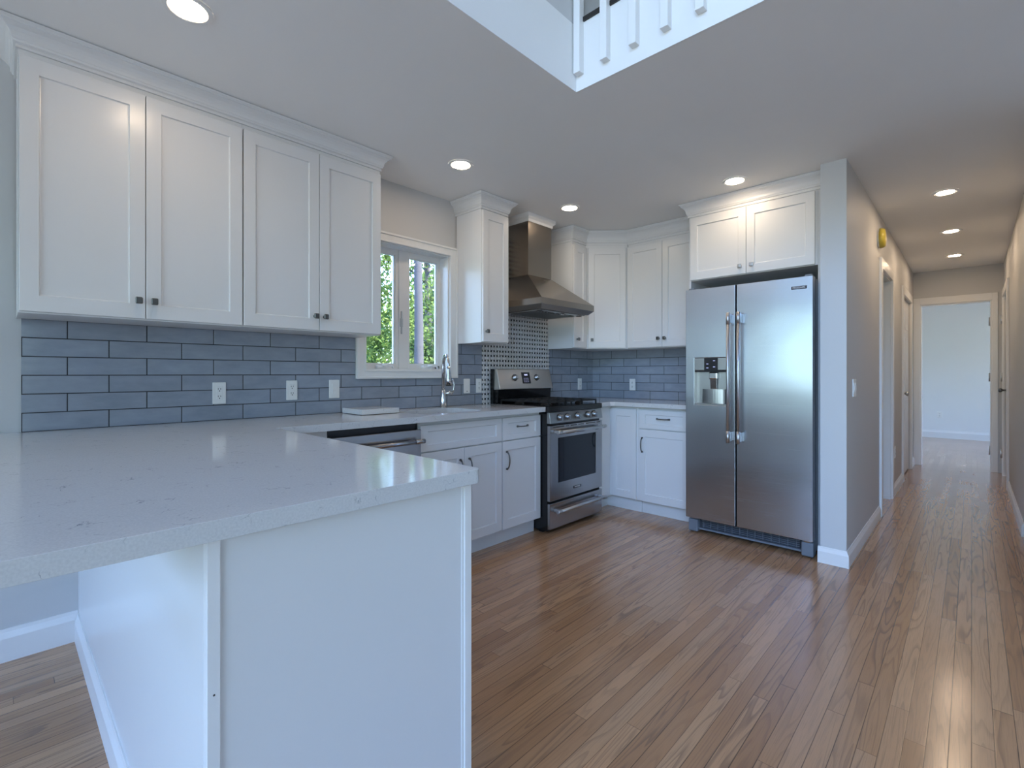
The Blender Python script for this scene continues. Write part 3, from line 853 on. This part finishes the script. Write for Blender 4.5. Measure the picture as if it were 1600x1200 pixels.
# drawer
m = MB(); m.box(.004, RW - .004, 0.0, .026, .035, .219, .003); dr = m.build('drawer', 'stainless', t)
def bar_handle(parent, z, x0, x1, y=-.048, r=.0125):
    m = MB(); m.tube([(x0, y, z), (x1, y, z)], r, 16)
    for x_ in (x0 + .005, x1 - .045): m.tube([(x_, y, z), (x_ + .04, y, z)], r * 1.15, 16)
    for x_ in (x0 + .03, x1 - .03): m.box(x_ - .012, x_ + .012, y, 0.0, z - .009, z + .011, .003)
    m.build('handle', 'satin_nickel', parent)
bar_handle(dr, .165, .030, RW - .022)
# oven door: frame with window hole
m = MB(); m.slab([(.004, .237), (RW - .004, .237), (RW - .004, .782), (.004, .782)], [[(.098, .362), (.590, .362), (.590, .690), (.098, .690)]], 0.0, .027, 'y')
od = m.build('oven_door', 'stainless', t, bevel=.002)
m = MB(); m.box(.097, .591, .004, .020, .361, .691); m.build('oven_window', 'oven_glass', od)
bar_handle(od, .737, .030, RW - .022)
m = MB()
for a, b in ((.04, .17), (.19, .23), (.25, .33), (.35, .42), (.45, .58), (.60, .65)): m.box(a, b, -.0008, .002, .767, .774)
for a, b in ((.20, .30), (.33, .43), (.58, .63)): m.box(a, b, -.0008, .002, .711, .716)
m.build('vent_slot', 'slot_dark', od)
m = MB(); m.box(.285, .385, -.0012, .001, .288, .306, .0008); bd = m.build('badge', 'lens_glass_badge', od)
text_mesh('lettering', 'FRIGIDAIRE', .0155, (.335, -.0016, .297), (math.pi / 2, 0, 0), 'badge_letters', bd, sx=.95)
# control panel
m = MB(); m.prism([(-.006, .800), (.03, .800), (.03, .878), (.008, .878)], 'x', .003, RW - .003)
cp = m.build('control_panel', 'stainless_side', t, bevel=.002)
for x_ in (.115, .205, .335, .475, .560):
    m = MB(); ya = .002
    m.tube([(x_, ya, .840), (x_, ya - .004, .839), (x_, ya - .005, .839), (x_, ya - .026, .836), (x_, ya - .030, .8355)], [.026, .026, .0215, .0195, .016], 20)
    k = m.build('knob', 'knob_metal', cp)
    m = MB(); m.tube([(x_, ya + .001, .8402), (x_, ya - .0045, .8395)], [.028, .028], 20); m.build('knob_ring', 'black_plastic', k)
    m = MB(); m.box(x_ - .004, x_ + .004, ya - .036, ya - .028, .818, .854, .002); m.build('knob_grip', 'knob_metal', k)
# cooktop
m = MB(); m.box(-.001, RW + .001, .002, .585, .880, .921, .004); ct = m.build('cooktop', 'black_enamel', t)
for gx0, gx1 in ((.03, .232), (.240, .442), (.450, .652)):
    m = MB(); z0, z1 = .944, .956; y0, y1 = .035, .53
    for x_ in (gx0, gx1 - .010, (gx0 + gx1) / 2 - .005): m.box(x_, x_ + .010, y0, y1, z0, z1, .002)
    for k in range(7):
        y_ = y0 + (y1 - y0 - .010) * k / 6; m.box(gx0, gx1, y_, y_ + .010, z0, z1, .002)
    for x_ in (gx0, gx1 - .010):
        for y_ in (y0, (y0 + y1) / 2, y1 - .010): m.box(x_, x_ + .010, y_, y_ + .010, .9205, z0 + .001)
    m.build('grate', 'dark_iron', t)
for bx, by, br in ((.131, .14, .038), (.131, .42, .03), (.341, .28, .04), (.551, .14, .03), (.551, .42, .038)):
    m = MB(); m.tube([(bx, by, .9205), (bx, by, .927), (bx, by, .928), (bx, by, .935)], [br * 1.15, br * 1.15, br, br * .92], 20); m.build('burner', 'dark_iron', t)
# backguard
m = MB(); m.prism([(.585, .9), (.612, .9), (.612, 1.198), (.585, 1.198), (.575, 1.192), (.585, .9)][:5], 'x', 0.0, RW)
m.build('back_riser', 'black_enamel', t)
m = MB(); m.prism([(.515, 1.035), (.584, 1.03), (.584, 1.197), (.560, 1.199), (.552, 1.194)], 'x', .012, RW - .004)
bg = m.build('backguard', 'stainless_guard_sheen', t, bevel=.003)
m = MB(); m.prism([(.545, .925), (.584, .925), (.584, 1.034), (.535, 1.034)], 'x', .014, RW - .006); m.build('lower_guard', 'black_enamel', t)
tilt = math.atan2(.552 - .515, 1.194 - 1.035)
def on_guard(z, off=0.0): return .515 + (z - 1.035) * math.tan(tilt) - off
for x_ in (.205, .478):
    z_ = 1.128; y_ = on_guard(z_)
    m = MB(); n_ = Vector((0, -math.cos(tilt), math.sin(tilt) * 1.0)); n_.normalize(); p_ = Vector((x_, y_, z_))
    m.tube([p_, p_ + n_ * .004, p_ + n_ * .005, p_ + n_ * .024, p_ + n_ * .028], [.026, .026, .0205, .018, .013], 20); k = m.build('knob', 'satin_nickel', bg)
    m = MB(); m.tube([p_ - n_ * .002, p_ + n_ * .0045], .0275, 20); m.build('knob_ring', 'black_plastic', k)
m = MB(); za, zb = 1.078, 1.172
m.prism([(on_guard(za, .0015), za), (on_guard(za, -.004), za), (on_guard(zb, -.004), zb), (on_guard(zb, .0015), zb)], 'x', .292, .395)
dp = m.build('display', 'black_plastic', bg)
m = MB()
for x_ in (.328, .342, .356):
    m.prism([(on_guard(1.145, .0022), 1.145), (on_guard(1.145, .001), 1.145), (on_guard(1.157, .001), 1.157), (on_guard(1.157, .0022), 1.157)], 'x', x_, x_ + .008)
m.build('display_digits', 'display_glow', dp)
m = MB()
for r_ in range(3):
    for c_ in range(3):
        z_ = 1.092 + r_ * .014
        m.prism([(on_guard(z_, .0022), z_), (on_guard(z_, .001), z_), (on_guard(z_ + .002, .001), z_ + .002), (on_guard(z_ + .002, .0022), z_ + .002)], 'x', .315 + c_ * .022, .323 + c_ * .022)
m.build('keypad', 'display_glow', dp)

# ------------------------------------------------------------------ range hood
t = thing('range_hood', 'brushed stainless pyramid range hood with square chimney above the stove', 'hood', (2.72, 2.28, 1.645))
hx, hy = .677, YT - 2.28 - .004
def R4(x0, x1, y0, y1, z): return [(x0, y0, z), (x1, y0, z), (x1, y1, z), (x0, y1, z)]
z_ = 1.645
m = MB(); m.rings([R4(.035, hx - .035, .035, hy, 0), R4(0, hx, 0, hy, .032), R4(0, hx, 0, hy, .078), R4(.192, .485, .30, hy, 1.955 - z_)])
m.build('canopy', 'stainless_hood', t)
m = MB(); m.box(.192, .485, .30, hy, 1.955 - z_ + .0005, 2.385 - z_); m.build('chimney', 'stainless_hood', t)
m = MB(); m.box(.055, hx - .055, .055, hy - .06, -.006, -.0005, .001)
u_ = m.build('filter_panel', 'stainless', t)
m = MB()
for k in range(14):
    x_ = .10 + k * .034; m.box(x_, x_ + .018, .12, .40, -.011, -.006)
m.build('baffle', 'ss_dark_filter', u_)
for x_ in (.085, .59):
    m = MB(); m.disc((x_, .09, -.010), .022, 20, 'z', .004); m.build('hood_lamp', 'slot_dark', u_)
m = MB(); m.tube([(.338, .075, -.006), (.338, .075, -.020)], .008, 10); m.tube([(.36, .075, -.006), (.36, .075, -.020)], .008, 10); m.build('button', 'chrome', u_)
m = MB(); zb = 2.385
cxs = [(2.72 + .192, YT - .005), (2.72 + .192, 2.58), (2.72 + .485, 2.58), (2.72 + .485, YT - .005)]
P = cxs; rs = []
prof = [(0.001, zb), (.008, zb), (.010, zb + .02), (.026, zb + .035), (.028, CEIL - .001), (.001, CEIL - .001)]
nn_ = [(-1, 0), (-1, -1), (1, -1), (1, 0)]
for p, n in zip(P, nn_): rs.append([(p[0] + n[0] * a, p[1] + n[1] * a, z) for a, z in prof])
m.rings(rs); m.build
tag(m.build('crown_molding', 'cabinet_white'), 'small white collar molding where the hood chimney meets the ceiling', 'molding')

# ------------------------------------------------------------------ refrigerator
t = thing('refrigerator', 'stainless side-by-side refrigerator with ice and water dispenser', 'refrigerator', (3.46, 1.522, 0), -math.pi / 2)
FW = .808
m = MB(); m.box(.004, FW - .004, .075, .70, .113, 1.765, .003); m.box(.004, FW - .004, .11, .70, .033, .114); m.build('body', 'fridge_grey', t)
m = MB(); m.box(-.0, FW, .066, .074, .12, 1.765); m.box(.3472, .3578, .001, .066, .118, 1.768); m.build('gasket_and_gap_shade', 'matte_black', t)  # second box: black strip painting the shade between the two doors
def curved_door(name, x0, x1, z0, z1, hole=None):
    """slightly rounded vertical edges; optional rectangular opening"""
    m = MB(); m.slab([(x0, z0), (x1, z0), (x1, z1), (x0, z1)], [[(hole[0], hole[2]), (hole[1], hole[2]), (hole[1], hole[3]), (hole[0], hole[3])]] if hole else [], 0.0, .065, 'y')
    return m.build(name, 'stainless_fridge', t, bevel=.002)
HO = (.063, .312, .935, 1.275)
dl_ = curved_door('freezer_door', 0.0, .347, .115, 1.77, HO)
dr_ = curved_door('fridge_door', .358, FW, .115, 1.77)
def fridge_handle(parent, x):
    m = MB(); m.tube([(x, -.055, .69), (x, -.055, 1.575)], .0105, 16)
    for z_ in (.69, 1.495): m.tube([(x, -.055, z_), (x, -.055, z_ + .08)], .0125, 16)
    h = m.build('handle', 'satin_nickel', parent)
    for z_ in (.70, 1.505):
        b = MB(); b.box(x - .008, x + .008, -.052, 0.0, z_, z_ + .06, .003); b.build('handle_bracket', 'knob_metal', h)
fridge_handle(dl_, .318); fridge_handle(dr_, .385)
# dispenser
m = MB(); x0, x1, z0, z1 = HO; b_ = .045
m.box(x0 + .0005, x1 - .0005, b_, b_ + .004, z0, z1); m.box(x0, x0 + .003, .002, b_, z0, z1); m.box(x1 - .003, x1, .002, b_, z0, z1)
m.box(x0, x1, .002, b_, z0, z0 + .014, .001)
dsp = m.build('dispenser', 'stainless_side', dl_)
m = MB(); m.box(x0 + .001, x1 - .001, .001, .044, 1.185, 1.274, .003); m.build('dispenser_cover', 'stainless', dsp)
m = MB(); m.box(x0 + .072, x0 + .168, -.0015, .002, 1.184, 1.272, .001); dd = m.build('dispenser_display', 'black_plastic', dsp)
for a, z_ in ((.135, 1.25), (.088, 1.228), (.135, 1.207), (.088, 1.2)):
    m = MB(); m.box(x0 + a, x0 + a + .014, -.0022, -.001, z_, z_ + .003); m.build('display_icon', 'display_glow', dd)
m = MB(); m.box(x0 + .004, x1 - .004, .002, .03, 1.172, 1.184); m.build('dispenser_shade', 'black_plastic', dsp)
m = MB()
n_ = 14; cxx = (x0 + x1) / 2 + .004
for k in range(n_):
    a0 = math.pi * k / n_; a1 = math.pi * (k + 1) / n_
    p = [(cxx - .085 * math.cos(a), b_ - .034 * math.sin(a)) for a in (a0, a1)]
    q_ = [(cxx - .100 * math.cos(a), b_ - .001) for a in (a0, a1)]
    f = [m.bm.verts.new(v) for v in ((p[0][0], p[0][1], z0 + .015), (p[1][0], p[1][1], z0 + .015), (p[1][0], p[1][1], 1.05), (p[0][0], p[0][1], 1.05))]
    m.bm.faces.new(f)
    f = [m.bm.verts.new(v) for v in ((p[0][0], p[0][1], 1.05), (p[1][0], p[1][1], 1.05), (q_[1][0], q_[1][1], 1.05), (q_[0][0], q_[0][1], 1.05))]
    m.bm.faces.new(f)
m.build('dispenser_basin', 'stainless_side', dsp)
m = MB(); m.box(cxx - .03, cxx + .03, .012, .04, 1.12, 1.172, .008); m.prism([(.016, 1.125), (.022, 1.122), (.034, 1.055), (.028, 1.05)], 'x', cxx - .022, cxx + .022)
m.build('dispenser_paddle', 'chrome', dsp)
# badge
m = MB(); m.box(.690, .776, -.002, 0.0, 1.693, 1.712, .0006); bd = m.build('badge', 'lens_glass_badge', dr_)
text_mesh('lettering', 'FRIGIDAIRE', .0165, (.733, -.0024, 1.7025), (math.pi / 2, 0, 0), 'badge_letters', bd, sx=.86)
# base grille
m = MB(); m.box(.03, FW - .03, .085, .10, .03, .112); g = m.build('base_grille', 'fridge_grille', t)
m = MB()
for k in range(5): m.box(.09, FW - .09, .074, .086, .045 + k * .013, .0475 + k * .013)
for k in range(13): m.box(.10 + k * .05, .102 + k * .05, .073, .086, .04, .108)
m.build('grille_slat', 'fridge_grey', g)
m = MB(); m.box(.06, FW - .06, .060, .085, .022, .036, .003); m.build('grille_lip', 'fridge_grey', g)
for a, b in ((.004, .072), (FW - .072, FW - .004)):
    m = MB(); m.box(a, b, .035, .11, .008, .098, .008); m.build('foot_cover', 'fridge_grey', t)
m = MB(); m.box(FW - .055, FW - .02, .03, .065, .098, .1145, .003); m.build('hinge', 'chrome', t)
m = MB(); m.box(.01, .05, .03, .065, 1.771, 1.785, .003); m.build('top_hinge', 'fridge_grey', t)
m = MB(); m.box(FW - .05, FW - .01, .03, .065, 1.771, 1.785, .003); m.build('top_hinge', 'fridge_grey', t)
# wheels keep it on the floor
for x_ in (.06, FW - .06):
    for y_ in (.14, .6):
        m = MB(); m.tube([(x_ - .012, y_, .016), (x_ + .012, y_, .016)], .016, 16); m.build('roller', 'black_plastic', t)

# ------------------------------------------------------------------ outlets and switches
def plate(label, kind, loc, rz, w=.062, h=.112, gangs=1, cat='outlet'):
    nm = {'outlet': 'wall_outlet', 'gfci': 'wall_outlet', 'switch': 'light_switch', 'blank': 'wall_plate'}[kind]
    t = thing(nm, label, cat, loc, rz)
    m = MB(); m.box(-w / 2, w / 2, -.006, 0, -h / 2, h / 2, .0025); m.build('cover_plate', 'white_plastic', t)
    for g in range(gangs):
        cx = (g - (gangs - 1) / 2) * .042
        if kind in ('outlet', 'gfci'):
            m = MB(); m.box(cx - .015, cx + .015, -.008, -.006, -.034, .034, .001); f = m.build('receptacle', 'white_plastic', t)
            for zc in (.019, -.019):
                m = MB()
                for dx_ in (-.0055, .0055): m.box(cx + dx_ - .0012, cx + dx_ + .0012, -.0086, -.0078, zc - .001, zc + .007)
                m.box(cx - .0025, cx + .0025, -.0086, -.0078, zc - .010, zc - .005)
                m.build('slot', 'slot_dark', f)
        elif kind == 'switch':
            m = MB(); m.prism([(-.006, -.033), (-.0075, -.033), (-.0105, .0), (-.0075, .033), (-.006, .033)], 'x', cx - .0145, cx + .0145); m.build('rocker', 'white_plastic', t)
        else:
            m = MB(); m.box(cx - .004, cx + .004, -.0075, -.006, -.043, -.038); m.build('indicator', 'slot_dark', t)
    return t
PY = YT - .0002
plate('leftmost white duplex outlet on the blue tiles, under the left wall cabinet', 'outlet', (.779, PY, 1.06), 0)
plate('second white duplex outlet from the left on the blue tiles', 'gfci', (1.148, PY, 1.066), 0)
plate('white rocker switch on blue tiles just left of the window', 'switch', (1.402, PY, 1.067), 0, w=.066, cat='switch')
plate('white plate with small indicator right of the faucet', 'blank', (2.472, PY, 1.066), 0, cat='plate')
plate('white outlet at the edge of the black and white mosaic', 'outlet', (2.597, PY, 1.066), 0, w=.058)
plate('white outlet on the tiles between stove and room corner', 'outlet', (3.955, PY, 1.058), 0)
plate('white outlet on the tiles of the refrigerator wall', 'outlet', (XB - .0002, 2.367, 1.056), -math.pi / 2)
plate('white double switch plate on the hallway corner wall beside the refrigerator', 'switch', (3.728, HY, 1.07), 0, w=.105, gangs=2, cat='switch')
plate('small white outlet low on the left hall wall between two doors', 'outlet', (5.985, HY, .40), 0)
plate('white outlet low on the bright far wall of the end room', 'outlet', (XR, .42, .42), -math.pi / 2, w=.07)

# smoke alarm in its yellow dust cover
t = thing('smoke_alarm', 'round smoke alarm under a yellow plastic dust cover high on the hall wall', 'smoke alarm', (4.83, HY, 2.24))
m = MB(); m.tube([(0, 0, 0), (0, -.012, 0), (0, -.013, 0), (0, -.038, 0), (0, -.045, 0)], [.072, .072, .066, .062, .045], 28); m.build('alarm_body', 'white_plastic', t)
m = MB(); m.tube([(0, -.0125, 0), (0, -.03, 0), (0, -.046, 0), (0, -.052, 0)], [.079, .077, .068, .03], 24); m.build('dust_cover', 'yellow_film', t)

# ------------------------------------------------------------------ recessed lights
LS = [((.457, 2.009), 'recessed ceiling light nearest the camera, above the left cabinets', 0),
      ((1.955, 2.287), 'recessed ceiling light in front of the kitchen window', 0),
      ((3.046, 2.269), 'recessed ceiling light in front of the range hood', 0),
      ((3.377, 1.149), 'recessed ceiling light in front of the cabinet above the refrigerator', 0),
      ((4.623, .136), 'nearest of the three recessed lights along the hallway ceiling', 1),
      ((5.916, .136), 'middle of the three recessed lights along the hallway ceiling', 1),
      ((7.157, .136), 'farthest of the three recessed lights along the hallway ceiling', 1)]
protos = {}
for (p, lab, hall) in LS:
    if hall not in protos:
        t = thing('recessed_light', lab, 'ceiling light', (p[0], p[1], CEIL), 0)
        m = MB(); n = 36
        L_ = [[m.bm.verts.new((r * math.cos(2 * math.pi * k / n), r * math.sin(2 * math.pi * k / n), z)) for k in range(n)] for r, z in ((.078, -.0002), (.077, -.005), (.062, -.006), (.046 if hall else .052, -.002))]
        for a, b in zip(L_, L_[1:]):
            for k in range(n): m.bm.faces.new((a[k], b[k], b[(k + 1) % n], a[(k + 1) % n]))
        m.build('trim_ring', 'trim_white', t)
        m = MB(); m.disc((0, 0, -.0042), .048 if hall else .055, 36, 'z', .003); m.build('lens', 'lamp_lens_hall' if hall else 'lamp_lens', t)
        protos[hall] = t
    else:
        t = copy_tree(protos[hall]); t.location = (p[0], p[1], CEIL); t['label'] = lab

# ------------------------------------------------------------------ balustrade of the upper floor
t = thing('balustrade', 'white upper-floor balustrade with square balusters fixed to the edge of the ceiling opening', 'railing', (VX - .012, VY, 2.515))
for k in range(16):
    m = MB(); y_ = -.008 - .139 * k
    m.box(-.034, 0.0, y_ - .034, y_, 0.0, 1.05, .002); m.build('baluster', 'trim_white', t)
m = MB(); m.box(-.05, .016, -2.2, -.004, 1.05, 1.10, .006); m.build('handrail', 'trim_white', t)

# ------------------------------------------------------------------ outdoors
m = MB(); m.box(-12, 16, YW + .16, 26, -.9, -.8)
struct(m, 'ground', 'asphalt_grass')
rnd = np.random.RandomState(4)
def leaves(name, mat, parent, n, centre, rad, size):
    c = np.array(centre); R = np.array(rad)
    d = rnd.normal(size=(n, 3)); d /= np.linalg.norm(d, axis=1)[:, None]
    # clumps
    K = 46; cc = rnd.normal(size=(K, 3)); cc /= np.linalg.norm(cc, axis=1)[:, None]; cc *= rnd.uniform(.35, 1.0, (K, 1)) ** .6
    P = cc[rnd.randint(0, K, n)] + d * rnd.uniform(0, .33, (n, 1))
    P = c + P * R
    a = rnd.normal(size=(n, 3)); a /= np.linalg.norm(a, axis=1)[:, None]
    b = np.cross(a, rnd.normal(size=(n, 3))); b /= np.linalg.norm(b, axis=1)[:, None]
    s = size * rnd.uniform(.6, 1.3, (n, 1))
    V = np.stack([P - a * s, P - b * s * .45, P + a * s, P + b * s * .45], 1).reshape(-1, 3)
    me = bpy.data.meshes.new(name); me.from_pydata(V.tolist(), [], [(4 * i, 4 * i + 1, 4 * i + 2, 4 * i + 3) for i in range(n)])
    me.materials.append(MATS[mat]); o = bpy.data.objects.new(name, me); COL.objects.link(o); o.parent = parent
    return o
def tree(label, x, y, h, r0, crown_r, crown_z, mat, n, size, cat='tree', lean=0.0):
    t = thing('tree', label, cat, (x, y, -.8))
    m = MB(); pts = []; rad = []
    for k in range(9):
        f = k / 8; pts.append((lean * f + .05 * math.sin(5 * f), .04 * math.cos(4 * f), h * f)); rad.append(r0 * (1.25 - .75 * f) if k else r0 * 1.6)
    m.tube(pts, rad, 14)
    for k in range(7):
        a = k * 2.4; f = .62 + .05 * k; p0 = Vector((lean * f, 0, h * f)); p1 = p0 + Vector((math.cos(a) * crown_r[0] * .6, math.sin(a) * crown_r[1] * .6, h * .16))
        m.tube([p0, (p0 + p1) / 2 + Vector((0, 0, -.1)), p1], [r0 * .3, r0 * .2, r0 * .08], 7)
    m.build('trunk', 'bark', t)
    leaves('foliage', mat, t, n, (0, 0, crown_z), crown_r, size)
    return t
tree('tree with a pale grey trunk seen through the right window pane', 4.63, 6.45, 7.5, .072, (1.9, 1.0, 1.2), 6.2, 'leaves_dark', 6000, .05, lean=-.12)
tree('bright green leafy tree behind the left window pane', 3.35, 8.0, 4.6, .09, (2.1, 1.2, 2.7), 2.7, 'leaves_light', 22000, .048)
tree('bright green tree behind the grey trunk outside the window', 7.0, 9.4, 5.0, .12, (2.3, 1.3, 3.0), 2.9, 'leaves_light', 22000, .055)
tree('dense green tree furthest back outside the window', 7.2, 17.8, 6.0, .16, (4.4, 1.5, 4.4), 3.6, 'leaves_dark', 16000, .11)
tree('tall tree far left outside the window, dark foliage', 2.4, 12.6, 6.0, .16, (3.0, 1.5, 4.2), 3.4, 'leaves_dark', 12000, .11)
tree('large far tree filling the view behind the others', 13.0, 12.4, 6.5, .18, (4.2, 1.8, 4.8), 3.8, 'leaves_dark', 14000, .12)
